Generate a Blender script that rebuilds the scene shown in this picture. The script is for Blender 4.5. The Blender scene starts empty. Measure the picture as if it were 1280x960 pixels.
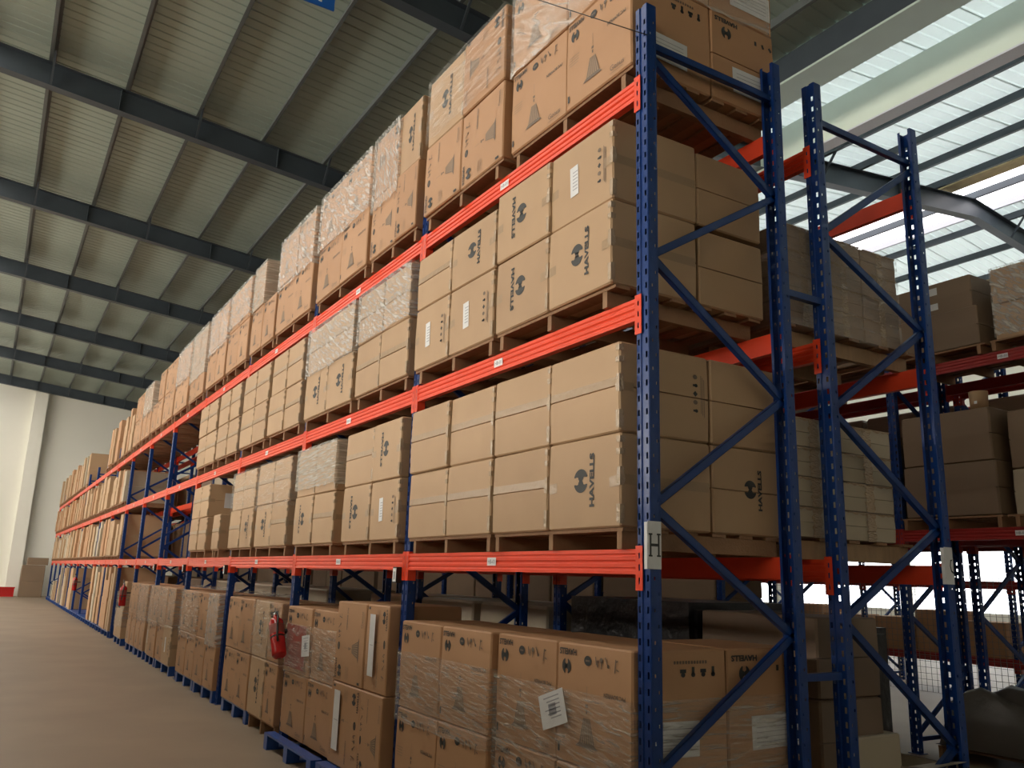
import bpy, bmesh, math, random
from mathutils import Vector, Matrix
R = random.Random(7)
C = bpy.context.scene.collection

# ------------------------------------------------------------------ camera, world, exposure
cam_d = bpy.data.cameras.new('camera'); cam = bpy.data.objects.new('camera', cam_d); C.objects.link(cam)
cam_d.sensor_width = 36; cam_d.lens = 1053.54 * 36 / 1280; cam_d.clip_end = 300
YAW, PIT, ROL = 0.5411, 0.2263, 0.0304
fw = Vector((math.sin(YAW)*math.cos(PIT), math.cos(YAW)*math.cos(PIT), math.sin(PIT)))
rt = Vector((math.cos(YAW), -math.sin(YAW), 0)); up = rt.cross(fw)
r2 = rt*math.cos(ROL) + up*math.sin(ROL); u2 = up*math.cos(ROL) - rt*math.sin(ROL)
M = Matrix((r2, u2, -fw)).transposed().to_4x4(); M.translation = Vector((-2.746, -3.266, 1.677))
cam.matrix_world = M
bpy.context.scene.camera = cam
w = bpy.data.worlds.new('world'); bpy.context.scene.world = w; w.use_nodes = True
w.node_tree.nodes['Background'].inputs[0].default_value = (0.93, 0.96, 1.0, 1)
w.node_tree.nodes['Background'].inputs[1].default_value = 4.5
vs = bpy.context.scene.view_settings
vs.view_transform = 'Standard'; vs.look = 'None'; vs.gamma = 1; vs.use_curve_mapping = False
vs.exposure = -0.18
SKY_LEFT, SKY_RIGHT, ADDED_WINDOW = 15.0, 4.0, 11.5          # radiance of the translucent ridge panels and the added left windows

# ------------------------------------------------------------------ materials
def mat(name, col, rough=.6, metal=0, noise=0, nscale=8, bump=0, bscale=60, coat=0, spec=.5, stretch=None):
    m = bpy.data.materials.new(name); m.use_nodes = True; nt = m.node_tree; b = nt.nodes['Principled BSDF']
    b.inputs['Base Color'].default_value = (*col, 1); b.inputs['Roughness'].default_value = rough
    b.inputs['Metallic'].default_value = metal; b.inputs['Coat Weight'].default_value = coat
    b.inputs['Specular IOR Level'].default_value = spec
    if noise or bump:
        tc = nt.nodes.new('ShaderNodeTexCoord'); mp = nt.nodes.new('ShaderNodeMapping')
        if stretch: mp.inputs['Scale'].default_value = stretch
        oi = nt.nodes.new('ShaderNodeObjectInfo')
        nt.links.new(tc.outputs['Object'], mp.inputs[0]); nt.links.new(oi.outputs['Location'], mp.inputs['Location'])
    if noise:
        n = nt.nodes.new('ShaderNodeTexNoise'); n.inputs['Scale'].default_value = nscale; n.inputs['Detail'].default_value = 5
        nt.links.new(mp.outputs[0], n.inputs[0])
        hs = nt.nodes.new('ShaderNodeMix'); hs.data_type = 'RGBA'
        hs.inputs[6].default_value = (*[c*(1-noise) for c in col], 1); hs.inputs[7].default_value = (*[min(1, c*(1+noise)) for c in col], 1)
        nt.links.new(n.outputs[0], hs.inputs[0]); nt.links.new(hs.outputs[2], b.inputs['Base Color'])
    if bump:
        n2 = nt.nodes.new('ShaderNodeTexNoise'); n2.inputs['Scale'].default_value = bscale; n2.inputs['Detail'].default_value = 3
        nt.links.new(mp.outputs[0], n2.inputs[0])
        bp = nt.nodes.new('ShaderNodeBump'); bp.inputs['Strength'].default_value = bump; bp.inputs['Distance'].default_value = .01
        nt.links.new(n2.outputs[0], bp.inputs['Height']); nt.links.new(bp.outputs[0], b.inputs['Normal'])
    return m

def kraft(name, a, b_, rough=.55):
    """corrugated board: per carton tint, cloudy tone, faint flutes"""
    m = bpy.data.materials.new(name); m.use_nodes = True; nt = m.node_tree; b = nt.nodes['Principled BSDF']
    L = nt.links.new
    tc = nt.nodes.new('ShaderNodeTexCoord'); oi = nt.nodes.new('ShaderNodeObjectInfo')
    mp = nt.nodes.new('ShaderNodeMapping'); L(tc.outputs['Object'], mp.inputs[0]); L(oi.outputs['Location'], mp.inputs['Location'])
    n = nt.nodes.new('ShaderNodeTexNoise'); n.inputs['Scale'].default_value = 3; n.inputs['Detail'].default_value = 6; L(mp.outputs[0], n.inputs[0])
    ad = nt.nodes.new('ShaderNodeMath'); ad.operation = 'ADD'; L(n.outputs[0], ad.inputs[0])
    ml = nt.nodes.new('ShaderNodeMath'); ml.operation = 'MULTIPLY_ADD'; ml.inputs[1].default_value = .7; ml.inputs[2].default_value = -.35
    L(oi.outputs['Random'], ml.inputs[0]); L(ml.outputs[0], ad.inputs[1])
    mx = nt.nodes.new('ShaderNodeMix'); mx.data_type = 'RGBA'; mx.inputs[6].default_value = (*a, 1); mx.inputs[7].default_value = (*b_, 1)
    L(ad.outputs[0], mx.inputs[0]); L(mx.outputs[2], b.inputs['Base Color'])
    wv = nt.nodes.new('ShaderNodeTexWave'); wv.inputs['Scale'].default_value = 45; wv.bands_direction = 'Y'; L(tc.outputs['Object'], wv.inputs[0])
    bp = nt.nodes.new('ShaderNodeBump'); bp.inputs['Strength'].default_value = .05; bp.inputs['Distance'].default_value = .004
    L(wv.outputs[0], bp.inputs['Height']); L(bp.outputs[0], b.inputs['Normal'])
    b.inputs['Roughness'].default_value = rough; b.inputs['Specular IOR Level'].default_value = .35
    return m

def emis(name, col, s):
    m = bpy.data.materials.new(name); m.use_nodes = True; nt = m.node_tree
    nt.nodes.remove(nt.nodes['Principled BSDF'])
    e = nt.nodes.new('ShaderNodeEmission'); e.inputs[0].default_value = (*col, 1); e.inputs[1].default_value = s
    nt.links.new(e.outputs[0], nt.nodes['Material Output'].inputs[0]); return m

def film(name, scale, rot, base, amt, white=(.85, .83, .78), bump=.9):
    """stretch film: mostly clear plastic with pulled, glossy creases"""
    m = bpy.data.materials.new(name); m.use_nodes = True; nt = m.node_tree; L = nt.links.new
    b = nt.nodes['Principled BSDF']; out = nt.nodes['Material Output']
    b.inputs['Base Color'].default_value = (*white, 1); b.inputs['Roughness'].default_value = .2; b.inputs['Specular IOR Level'].default_value = .8
    tc = nt.nodes.new('ShaderNodeTexCoord'); oi = nt.nodes.new('ShaderNodeObjectInfo')
    m1 = nt.nodes.new('ShaderNodeMapping'); m1.inputs['Rotation'].default_value = (math.radians(rot), 0, math.radians(12)); L(tc.outputs['Object'], m1.inputs[0])
    m2 = nt.nodes.new('ShaderNodeMapping'); m2.inputs['Scale'].default_value = scale; L(m1.outputs[0], m2.inputs[0]); L(oi.outputs['Location'], m2.inputs['Location'])
    n = nt.nodes.new('ShaderNodeTexNoise'); n.inputs['Scale'].default_value = 1; n.inputs['Detail'].default_value = 6; n.inputs['Distortion'].default_value = .6; L(m2.outputs[0], n.inputs[0])
    cr = nt.nodes.new('ShaderNodeMapRange'); cr.inputs[1].default_value = .45; cr.inputs[2].default_value = .75; cr.inputs[3].default_value = base; cr.inputs[4].default_value = base+amt
    L(n.outputs[0], cr.inputs[0])
    tr = nt.nodes.new('ShaderNodeBsdfTransparent'); mx = nt.nodes.new('ShaderNodeMixShader')
    L(cr.outputs[0], mx.inputs[0]); L(tr.outputs[0], mx.inputs[1]); L(b.outputs[0], mx.inputs[2]); L(mx.outputs[0], out.inputs[0])
    bp = nt.nodes.new('ShaderNodeBump'); bp.inputs['Strength'].default_value = bump; bp.inputs['Distance'].default_value = .03
    L(n.outputs[0], bp.inputs['Height']); L(bp.outputs[0], b.inputs['Normal'])
    return m

K_TAN = kraft('kraft_tan', (.42, .27, .155), (.50, .33, .19))
K_ORANGE = kraft('kraft_orange', (.43, .235, .12), (.51, .29, .155))
K_GREY = kraft('kraft_greyish', (.42, .35, .25), (.50, .42, .31))
K_MID = kraft('kraft_middle', (.36, .265, .19), (.43, .32, .235))
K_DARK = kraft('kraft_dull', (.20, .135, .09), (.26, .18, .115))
INK = mat('print_ink', (.035, .036, .035), .6)
INK_SOFT = mat('print_grey', (.17, .12, .085), .6)
INK_FAINT = mat('print_faint', (.33, .215, .13), .6)
TAPE = mat('tape_film', (.37, .245, .135), .33, spec=.5, bump=.35, bscale=18)
SHINE = mat('tape_clear_creased', (.44, .32, .205), .24, spec=.7, bump=1.0, bscale=30)
PAPER = mat('paper', (.72, .72, .72), .5, noise=.06, nscale=20)
PRINTED = mat('paper_print', (.35, .35, .38), .6)
WOOD = mat('pallet_wood', (.30, .165, .085), .75, noise=.35, nscale=5, bump=.3, stretch=(1, 6, 1))
WOOD_L = mat('pallet_wood_pale', (.42, .27, .15), .75, noise=.3, nscale=5, bump=.3, stretch=(6, 1, 1))
BLUEP = mat('blue_plastic', (.02, .075, .30), .35, noise=.2)
BLUE = mat('blue_paint', (.004, .036, .18), .3, noise=.25, nscale=12, spec=.45)
RED = mat('orange_red_paint', (.86, .075, .028), .3, noise=.1, nscale=6, spec=.4)
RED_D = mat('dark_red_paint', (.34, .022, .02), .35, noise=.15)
SLATE = mat('slate_steel', (.05, .065, .08), .42, noise=.2, nscale=3)
PURL = mat('purlin_steel', (.10, .115, .115), .4, noise=.2, nscale=3)
SHEETL = mat('galvanised_sheet', (.36, .43, .375), .36, metal=.25, noise=.12, nscale=1.2)
SHEETR = mat('white_sheet', (.80, .82, .80), .4, noise=.06, nscale=1.5)
def translucent(m, col, fac):
    nt = m.node_tree; b = nt.nodes['Principled BSDF']; t = nt.nodes.new('ShaderNodeBsdfTranslucent'); t.inputs[0].default_value = (*col, 1)
    x = nt.nodes.new('ShaderNodeMixShader'); x.inputs[0].default_value = fac
    nt.links.new(b.outputs[0], x.inputs[1]); nt.links.new(t.outputs[0], x.inputs[2]); nt.links.new(x.outputs[0], nt.nodes['Material Output'].inputs[0])
translucent(SHEETR, (.95, 1, .98), .36)
GUTTER = mat('gutter_steel', (.55, .68, .62), .4, noise=.1, nscale=2)
SAGE = mat('sage_cladding', (.70, .77, .67), .6, noise=.03, nscale=2)
LAV = mat('pale_trim', (.62, .63, .68), .5)
INSUL = mat('yellow_insulation', (.62, .50, .27), .8, noise=.3, nscale=6, bump=.8, bscale=14, stretch=(4, 1, 1))
WALL = mat('wall_paint', (.86, .85, .77), .7, noise=.04, nscale=.4)
FLOORM = mat('concrete_floor', (.30, .23, .165), .5, noise=.22, nscale=.9, bump=.08, bscale=9)
BLACKF = mat('black_wrap', (.014, .013, .014), .3, bump=.9, bscale=12)
BLACK = mat('black_plastic', (.015, .015, .015), .4)
EXT = mat('extinguisher_red', (.50, .012, .012), .2, coat=.4)
MAROON = mat('red_card', (.30, .07, .05), .5)
SIGNB = mat('sign_blue', (.01, .12, .50), .4)
WHITE = mat('sign_white', (.85, .85, .85), .5)
STEEL = mat('zinc_steel', (.5, .5, .5), .35, metal=.8)
MESHG = mat('mesh_wire', (.2, .19, .17), .5)
PANEL_L = emis('ridge_panel_light', (1.0, .93, .83), SKY_LEFT)
PANEL_R = emis('ridge_panel_light_right', (1.0, .96, .98), SKY_RIGHT)
FILM_A = film('film_creased', (3, 26, 7), 35, .22, .55, bump=1.0)
FILM_D = film('film_soft', (1.5, 9, 3), 40, .12, .5, bump=.5)
FILM_B = film('film_flat', (4, 7, 30), 8, .34, .45, white=(.80, .77, .68))
FILM_C = film('film_ground', (5, 9, 34), -14, .10, .5, white=(.80, .74, .66), bump=1.0)
FILM_G = film('film_thin', (6, 6, 18), 0, .05, .28)

# ------------------------------------------------------------------ mesh building
class MB:
    def __init__(s): s.v = []; s.f = []; s.m = []; s.mats = []
    def mi(s, m):
        if m not in s.mats: s.mats.append(m)
        return s.mats.index(m)
    def add(s, vs, fs, m):
        o = len(s.v); s.v += [tuple(v) for v in vs]; k = s.mi(m)
        for f in fs: s.f.append(tuple(i+o for i in f)); s.m.append(k)
        return s
    def box(s, x0, x1, y0, y1, z0, z1, m):
        return s.add([(x0,y0,z0),(x1,y0,z0),(x1,y1,z0),(x0,y1,z0),(x0,y0,z1),(x1,y0,z1),(x1,y1,z1),(x0,y1,z1)],
              [(0,3,2,1),(4,5,6,7),(0,1,5,4),(1,2,6,5),(2,3,7,6),(3,0,4,7)], m)
    def bar(s, a, b, w_, h_, m, side=None):
        a = Vector(a); b = Vector(b); d = (b-a).normalized()
        sd = (Vector(side) if side else (Vector((0,0,1)) if abs(d.z) < .9 else Vector((1,0,0))))
        p = d.cross(sd).normalized(); q = p.cross(d).normalized(); vs = []
        for c in (a, b):
            for i, j in ((-1,-1),(1,-1),(1,1),(-1,1)): vs.append(c + p*(i*w_/2) + q*(j*h_/2))
        return s.add(vs, [(3,2,1,0),(4,5,6,7),(0,1,5,4),(1,2,6,5),(2,3,7,6),(3,0,4,7)], m)
    def tube(s, pts, r, m, n=8, cap=True):
        rr = r if isinstance(r, (list, tuple)) else [r]*len(pts); vs = []; pts = [Vector(p) for p in pts]
        for i, p in enumerate(pts):
            d = (pts[min(i+1, len(pts)-1)] - pts[max(i-1, 0)]).normalized()
            a = d.cross(Vector((0,0,1)) if abs(d.z) < .9 else Vector((1,0,0))).normalized(); b = d.cross(a)
            for k in range(n): t = 2*math.pi*k/n; vs.append(p + a*(math.cos(t)*rr[i]) + b*(math.sin(t)*rr[i]))
        fs = [(i*n+k, i*n+(k+1) % n, (i+1)*n+(k+1) % n, (i+1)*n+k) for i in range(len(pts)-1) for k in range(n)]
        if cap: fs += [tuple(range(n)), tuple((len(pts)-1)*n+k for k in reversed(range(n)))]
        return s.add(vs, fs, m)
    def extr(s, prof, y0, y1, m, axis='y', closed=True):
        """profile of (a, b) points swept along an axis; 'y': (x,z), 'x': (y,z), 'z': (x,y)"""
        n = len(prof); vs = []
        for t in (y0, y1):
            for a, b in prof: vs.append((a, t, b) if axis == 'y' else (t, a, b) if axis == 'x' else (a, b, t))
        fs = [(i, (i+1) % n, n+(i+1) % n, n+i) for i in range(n if closed else n-1)]
        if closed: fs += [tuple(reversed(range(n))), tuple(range(n, 2*n))]
        return s.add(vs, fs, m)
    def mesh(s, name, smooth=False):
        me = bpy.data.meshes.new(name); me.from_pydata(s.v, [], s.f)
        for m in s.mats: me.materials.append(m)
        me.polygons.foreach_set('material_index', s.m)
        if smooth: me.polygons.foreach_set('use_smooth', [True]*len(s.f))
        bm = bmesh.new(); bm.from_mesh(me); bmesh.ops.recalc_face_normals(bm, faces=bm.faces); bm.to_mesh(me); bm.free()
        return me
def link(name, me, parent=None, loc=(0,0,0), rot=(0,0,0), sc=None):
    o = bpy.data.objects.new(name, me); C.objects.link(o); o.location = loc; o.rotation_euler = rot
    if sc: o.scale = sc
    if parent: o.parent = parent
    return o
def tag(o, label=None, cat=None, group=None, kind=None):
    if label: o['label'] = label
    if cat: o['category'] = cat
    if group: o['group'] = group
    if kind: o['kind'] = kind
    return o
def copy_tree(o, parent=None):
    c = o.copy(); C.objects.link(c)
    if parent: c.parent = parent
    for ch in list(o.children): copy_tree(ch, c)
    return c

# lettering: flat text meshes, one per string
_txt = {}
def text2d(s, bold=0.0):
    if (s, bold) in _txt: return _txt[(s, bold)]
    cu = bpy.data.curves.new('lettering', 'FONT'); cu.body = s; cu.size = 1; cu.offset = bold; cu.resolution_u = 2
    cu.align_x = 'CENTER'; cu.align_y = 'CENTER'
    o = bpy.data.objects.new('lettering', cu); C.objects.link(o)
    dg = bpy.context.evaluated_depsgraph_get(); me = bpy.data.meshes.new_from_object(o.evaluated_get(dg))
    v = [(p.co.x, p.co.y) for p in me.vertices]; f = [tuple(p.vertices) for p in me.polygons]
    bpy.data.objects.remove(o); bpy.data.curves.remove(cu); bpy.data.meshes.remove(me)
    x0 = min(a for a, b in v); x1 = max(a for a, b in v); y0 = min(b for a, b in v); y1 = max(b for a, b in v)
    v = [((a-(x0+x1)/2), (b-(y0+y1)/2)) for a, b in v]
    _txt[(s, bold)] = (v, f, x1-x0, y1-y0); return _txt[(s, bold)]
def disc(n=16): return [(math.cos(2*math.pi*k/n), math.sin(2*math.pi*k/n)) for k in range(n)]
class Decal:
    """marks laid on a board face; (u, v) in metres from the face centre, u to the viewer's right"""
    def __init__(s, mapf): s.mb = MB(); s.map = mapf; s.k = 0
    def poly(s, pts, faces, m, lift=1):
        s.mb.add([s.map(u, v, .0010*lift) for u, v in pts], faces, m)
    def _x(s, pts, cu, cv, sx, sy, rot):
        c, d = math.cos(math.radians(rot)), math.sin(math.radians(rot))
        return [(cu + c*a*sx - d*b*sy, cv + d*a*sx + c*b*sy) for a, b in pts]
    def text(s, t, cu, cv, width, rot=0, m=None, bold=0.02, height=None, lift=1.3):
        v, f, W, H = text2d(t, bold); k = width/W; ky = (height/H) if height else k
        s.poly(s._x(v, cu, cv, k, ky, rot), f, m or INK, lift)
    def rect(s, cu, cv, w_, h_, rot=0, m=None, lift=1):
        s.poly(s._x([(-.5,-.5),(.5,-.5),(.5,.5),(-.5,.5)], cu, cv, w_, h_, rot), [(0,1,2,3)], m or INK, lift)
    def disc(s, cu, cv, rx, ry, rot=0, m=None, lift=1):
        s.poly(s._x(disc(), cu, cv, rx, ry, rot), [tuple(range(16))], m or INK, lift)
    def emblem(s, cu, cv, size, rot=0, m=None):
        n = 13
        lobe = [(math.cos(math.radians(t)), math.sin(math.radians(t))) for t in [-70+140*k/(n-1) for k in range(n)]]
        lobe += [(.27, .80), (.33, .58), (.30, .38), (.08, .30), (.08, -.30), (.30, -.38), (.33, -.58), (.27, -.80)]
        for sg in (1, -1):
            s.poly(s._x([(sg*a, sg*b) for a, b in lobe], cu, cv, size/2, size/2, rot), [tuple(range(len(lobe)))], m or INK)
        s.rect(cu, cv, size*.20, size*.24, rot, m)
    def build(s, name): return s.mb.mesh(name)

def front_map(x, w_, h_):      # the face towards the aisle (-X); origin at the base centre of the carton
    return lambda u, v, lift: (x - lift, -u, h_/2 + v)
def end_map(y, w_, h_):        # the face towards the camera end (-Y)
    return lambda u, v, lift: (u, y - lift, h_/2 + v)

def rotmap(mp, rot):
    c, d = math.cos(math.radians(rot)), math.sin(math.radians(rot))
    return lambda u, v, l: mp(c*u - d*v, d*u + c*v, l)

def deco_fan(d, w_, h_):       # printed carton: emblem and upside down name, round badge, pictograms, drawn tower
    U = lambda u: (u-.5)*w_; V = lambda v: (.5-v)*h_
    d.text('HAVELLS', U(.16), V(.075), .24*w_, 180, bold=.03, height=.035)
    d.emblem(U(.14), V(.20), .135*h_, 0)
    d.disc(U(.44), V(.13), .05*w_, .042*h_); d.rect(U(.44), V(.13), .055*w_, .016*h_, 0, INK_SOFT, 2)
    # pictograms
    x = .55
    d.rect(U(x), V(.12), .012*w_, .07*h_, 10, INK_SOFT); d.rect(U(x+.022), V(.14), .012*w_, .06*h_, -10, INK_SOFT)
    d.disc(U(.62), V(.11), .022*w_, .022*h_, 0, INK_SOFT); d.rect(U(.62), V(.15), .01*w_, .06*h_, 0, INK_SOFT)
    d.rect(U(.69), V(.12), .012*w_, .09*h_, 30, INK_SOFT); d.disc(U(.71), V(.15), .016*w_, .016*h_, 0, INK_SOFT)
    d.rect(U(.80), V(.14), .012*w_, .11*h_, -8, INK_SOFT); d.rect(U(.82), V(.10), .03*w_, .012*h_, 20, INK_SOFT); d.rect(U(.83), V(.17), .035*w_, .010*h_, -20, INK_SOFT)
    d.text('PVC BOWREN', U(.79), V(.385), .27*w_, 180, m=INK_SOFT, bold=.03, height=.024)
    # small block of copy
    for k in range(4): d.rect(U(.13), V(.43+.03*k), (.16-.02*(k % 2))*w_, .008*h_, 0, INK_FAINT)
    # drawn tower: finial, collar, ribbed skirt, brim
    d.rect(U(.43), V(.40), .006*w_, .12*h_, 0, INK_FAINT)
    d.rect(U(.43), V(.50), .035*w_, .028*h_, 0, INK_SOFT); d.rect(U(.43), V(.545), .02*w_, .035*h_, 0, INK_SOFT)
    top, bot = V(.60), V(.80)
    d.poly([(U(.385), top), (U(.475), top), (U(.53), bot), (U(.33), bot)], [(0,1,2,3)], INK_FAINT, .8)
    for k in range(7):
        a = .39 + .0135*k; b = .34 + .0305*k
        d.poly([(U(a), top), (U(a+.006), top), (U(b+.012), bot), (U(b), bot)], [(0,1,2,3)], INK_SOFT, 1.2)
    d.poly([(U(.33), bot), (U(.53), bot), (U(.58), V(.835)), (U(.28), V(.835))], [(0,1,2,3)], INK_SOFT, 1.1)
    d.text('Genus', U(.80), V(.90), .20*w_, 0, m=INK_SOFT, bold=.0)
    d.rect(U(.79), V(.955), .19*w_, .004*h_, 0, INK_SOFT)
    d.rect(U(.045), V(.885), .028*w_, .075*h_, 0, INK)
def deco_logo(d, w_, h_, rot=90, cu=.55, big=1.0):
    s = 1 if rot == 90 else -1
    d.emblem((cu-.5)*w_ - s*.045*big, (.03)*h_, .13*big, rot)
    d.text('HAVELLS', (cu-.5)*w_ + s*.055*big, .03*h_, .29*big, rot, bold=.045, height=.042*big)
def deco_icons(d, w_, h_, cu=.82, cv=.5, rot=90, n=5):
    M2 = lambda a, b: ((cu-.5)*w_ + (-b if rot == 90 else a), (.5-cv)*h_ + (a if rot == 90 else b))
    L_ = .24
    for k in range(n):
        c = M2((k-(n-1)/2)*L_/n, .0)
        if k % 3 == 0: d.rect(*c, .012, .034, 90 if rot == 90 else 0, INK, 1.2); d.disc(c[0]+.006, c[1], .012, .01, 0, INK, 1.2)
        elif k % 3 == 1: d.disc(*c, .016, .013, 0, INK_SOFT, 1.2)
        else: d.rect(*c, .024, .024, 45, INK, 1.2)
    for k in range(3):
        a = M2(-.01*k, -.042 - .011*k); d.rect(*a, .004 if rot == 90 else L_*.9, L_*.9 if rot == 90 else .004, 0, INK_SOFT, 1.2)
def deco_label(d, w_, h_):
    deco_icons(d, w_, h_, .80, .5, 90)

# ------------------------------------------------------------------ carton prototypes
def carton_mesh(w_, d_, h_, seam_f, seam_e, m, name='board'):
    """w along Y, d along X; softly chamfered; a recessed flap joint half way up where the carton lies on its side"""
    mb = MB(); c = .009; g = .010
    zs = [(0, c, c), (c, 0, 0), (h_/2-.004, 0, 0), (h_/2-.002, g*seam_f, g*seam_e), (h_/2+.002, g*seam_f, g*seam_e), (h_/2+.004, 0, 0), (h_-c, 0, 0), (h_, c, c)]
    vs = []
    bul = lambda z: .004*math.sin(math.pi*z/h_)
    for z, ix, iy in zs:
        X = d_/2 - ix + bul(z); Y = w_/2 - iy + bul(z)*.5
        vs += [(-X, -Y+c, z), (-X+c, -Y, z), (X-c, -Y, z), (X, -Y+c, z), (X, Y-c, z), (X-c, Y, z), (-X+c, Y, z), (-X, Y-c, z)]
    n = len(zs); fs = [(i*8+k, i*8+(k+1) % 8, (i+1)*8+(k+1) % 8, (i+1)*8+k) for i in range(n-1) for k in range(8)]
    fs += [tuple(range(8)), tuple((n-1)*8+k for k in range(8))]
    mb.add(vs, fs, m)
    # lid joint on top
    return mb.mesh(name)
def tape_mesh(w_, d_, h_, kind, m):
    """adhesive tape: 'seam' runs along the joint of the front face, 'wrap' shows short ends of end-face tape"""
    mb = MB(); x = -d_/2-.0052; y = -w_/2-.0032; z = h_/2; t = .026
    def strip(pts): mb.add(pts, [(0,1,2,3)], m)
    if kind == 'seam':
        strip([(x, -w_/2+.01, z+.006), (x, w_/2-.01, z+.006), (x, w_/2-.01, z+.05), (x, -w_/2+.01, z+.05)])
    elif kind == 'side_seam': strip([(-d_/2+.01, y, z-t*.9), (-d_/2+.09, y, z-t*.9), (-d_/2+.09, y, z+t*.9), (-d_/2+.01, y, z+t*.9)])
    elif kind == 'end': strip([(-d_/2+.012, y, z-t), (d_/2-.012, y, z-t), (d_/2-.012, y, z+t), (-d_/2+.012, y, z+t)])
    else:
        for s in ((-1,) if kind == 'near' else (1,)):
            a, b = sorted((s*(w_/2-.01), s*(w_/2-.085)))
            strip([(x, a, z-t-.01), (x, b, z-t-.014), (x, b, z+t-.01), (x, a, z+t-.006)])
    return mb.mesh('tape')
def crease_mesh(w_, d_, h_):
    """thin creased clear tape down the near vertical edge"""
    mb = MB(); rr = random.Random(3); n = 14; a = []; b = []; c = []
    for k in range(n+1):
        z = .02 + (h_-.04)*k/n; q = rr.uniform(.008, .022)
        a.append((-d_/2-.006, -w_/2+.012+q, z)); b.append((-d_/2-.007, -w_/2-.004, z)); c.append((-d_/2+.008+q, -w_/2-.0055, z))
    o = a+b+c; N = n+1
    keep = [k for k in range(n) if k in (0, 1, 6, 7, 8, n-1) or rr.random() < .25]
    mb.add(o, [(k, k+1, N+k+1, N+k) for k in keep] + [(N+k, N+k+1, 2*N+k+1, 2*N+k) for k in keep], SHINE)
    return mb.mesh('crease')

CARTON = {}
STY = {  # style: (size w,d,h), board, seam on front, seam on end, front marks, end marks
 'P': 'plain', 'C': 'logo', 'V': 'logo turned', 'L': 'label', 'A': 'fan', 'B': 'fan lying', 'D': 'fan lying other way'}
def carton_proto(style, size, endmark=None, board=None):
    key = (style, size, endmark, board.name if board else None)
    if key in CARTON: return CARTON[key]
    w_, d_, h_ = size
    fan = style in 'ABD'
    m = board or (K_ORANGE if fan else K_TAN)
    parts = [('body', carton_mesh(w_, d_, h_, 1 if style == 'P' else 0, 0 if fan else 1, m))]
    x = -d_/2-.0042
    if style != 'N':
        d = Decal(front_map(x, w_, h_))
        if style == 'A': deco_fan(d, w_, h_)
        elif style in 'BD':
            d.map = rotmap(d.map, 90 if style == 'B' else -90); deco_fan(d, h_, w_)
        elif style == 'C': deco_logo(d, w_, h_, 90)
        elif style == 'V': deco_logo(d, w_, h_, -90, .42)
        elif style == 'L':
            deco_label(d, w_, h_)
            pp = Decal(d.map); pp.rect(-.10*w_, .01*h_, .085, .19, 3, PAPER, 2)
            for k in range(6): pp.rect(-.10*w_ + .01, .06 - .022*k, .05, .006, 3, PRINTED, 2.6)
            parts.append(('paper_label', pp.build('paper_label')))
        if d.mb.v: parts.append(('printed_marks', d.build('marks')))
    if endmark:
        ep = Decal(end_map(-w_/2-.0022, d_, h_))
        e = Decal(end_map(-w_/2-.0022, d_, h_))
        if endmark == 'icons_v': deco_icons(e, d_, h_, .84, .45, 90)
        elif endmark == 'logo': deco_logo(e, d_, h_, 90, .60, .8)
        elif endmark == 'fan_icons':
            for k in range(4):
                e.rect((.02+.11*k)*d_, .33*h_, .018, .04, 0 if k % 2 else 90, INK, 1.2); e.disc((.02+.11*k)*d_, .30*h_, .014, .012, 0, INK, 1.2)
            for k in range(12): e.rect((-.07+.031*k)*d_, .40*h_, .012, .016, 0, INK_SOFT, 1.2)
            ep.rect(-.08*d_, -.20*h_, .33, .17, -1, PAPER, 2)
            for k in range(5): ep.rect(-.08*d_, -.20*h_+.05-.025*k, .27, .004, -1, PRINTED, 2.6)
        elif endmark == 'fan_logo':
            e.text('HAVELLS', -.27*d_, .42*h_, .20, 180, bold=.04, height=.032); e.emblem(-.27*d_, .29*h_, .085, 0)
            ep.rect(.14*d_, -.20*h_, .37, .17, 1, PAPER, 2)
            for k in range(5): ep.rect(.14*d_, -.20*h_+.05-.025*k, .30, .004, 1, PRINTED, 2.6)
            for k in range(3): e.rect((.20+.12*k)*d_, .33*h_, .02, .03, 20*k, INK, 1.2)
        parts.append(('end_marks', e.build('end_marks')))
        if ep.mb.v: parts.append(('paper_label', ep.build('end_paper')))
    if not fan and style != 'N':
        for kd in (('seam', 'side_seam') if style == 'P' else ('near', 'far', 'end')): parts.append(('packing_tape', tape_mesh(w_, d_, h_, kd, TAPE)))
        parts.append(('clear_edge_tape', crease_mesh(w_, d_, h_)))
    CARTON[key] = (size, parts); return CARTON[key]
def put_carton(style, size, loc, dims, label, group, rz=0, endmark=None, board=None, marks=True):
    sz, parts = carton_proto(style, size, endmark, board)
    o = link('carton', parts[0][1], None, loc, (0, 0, rz), tuple(b/a for a, b in zip((sz[1], sz[0], sz[2]), (dims[1], dims[0], dims[2]))))
    tag(o, label, 'carton', group)
    if marks:
        for n, me in parts[1:]:
            c = link(n, me, o)
            if 'marks' in n or 'edge' in n: c['kind'] = 'stuff'
    return o

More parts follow.
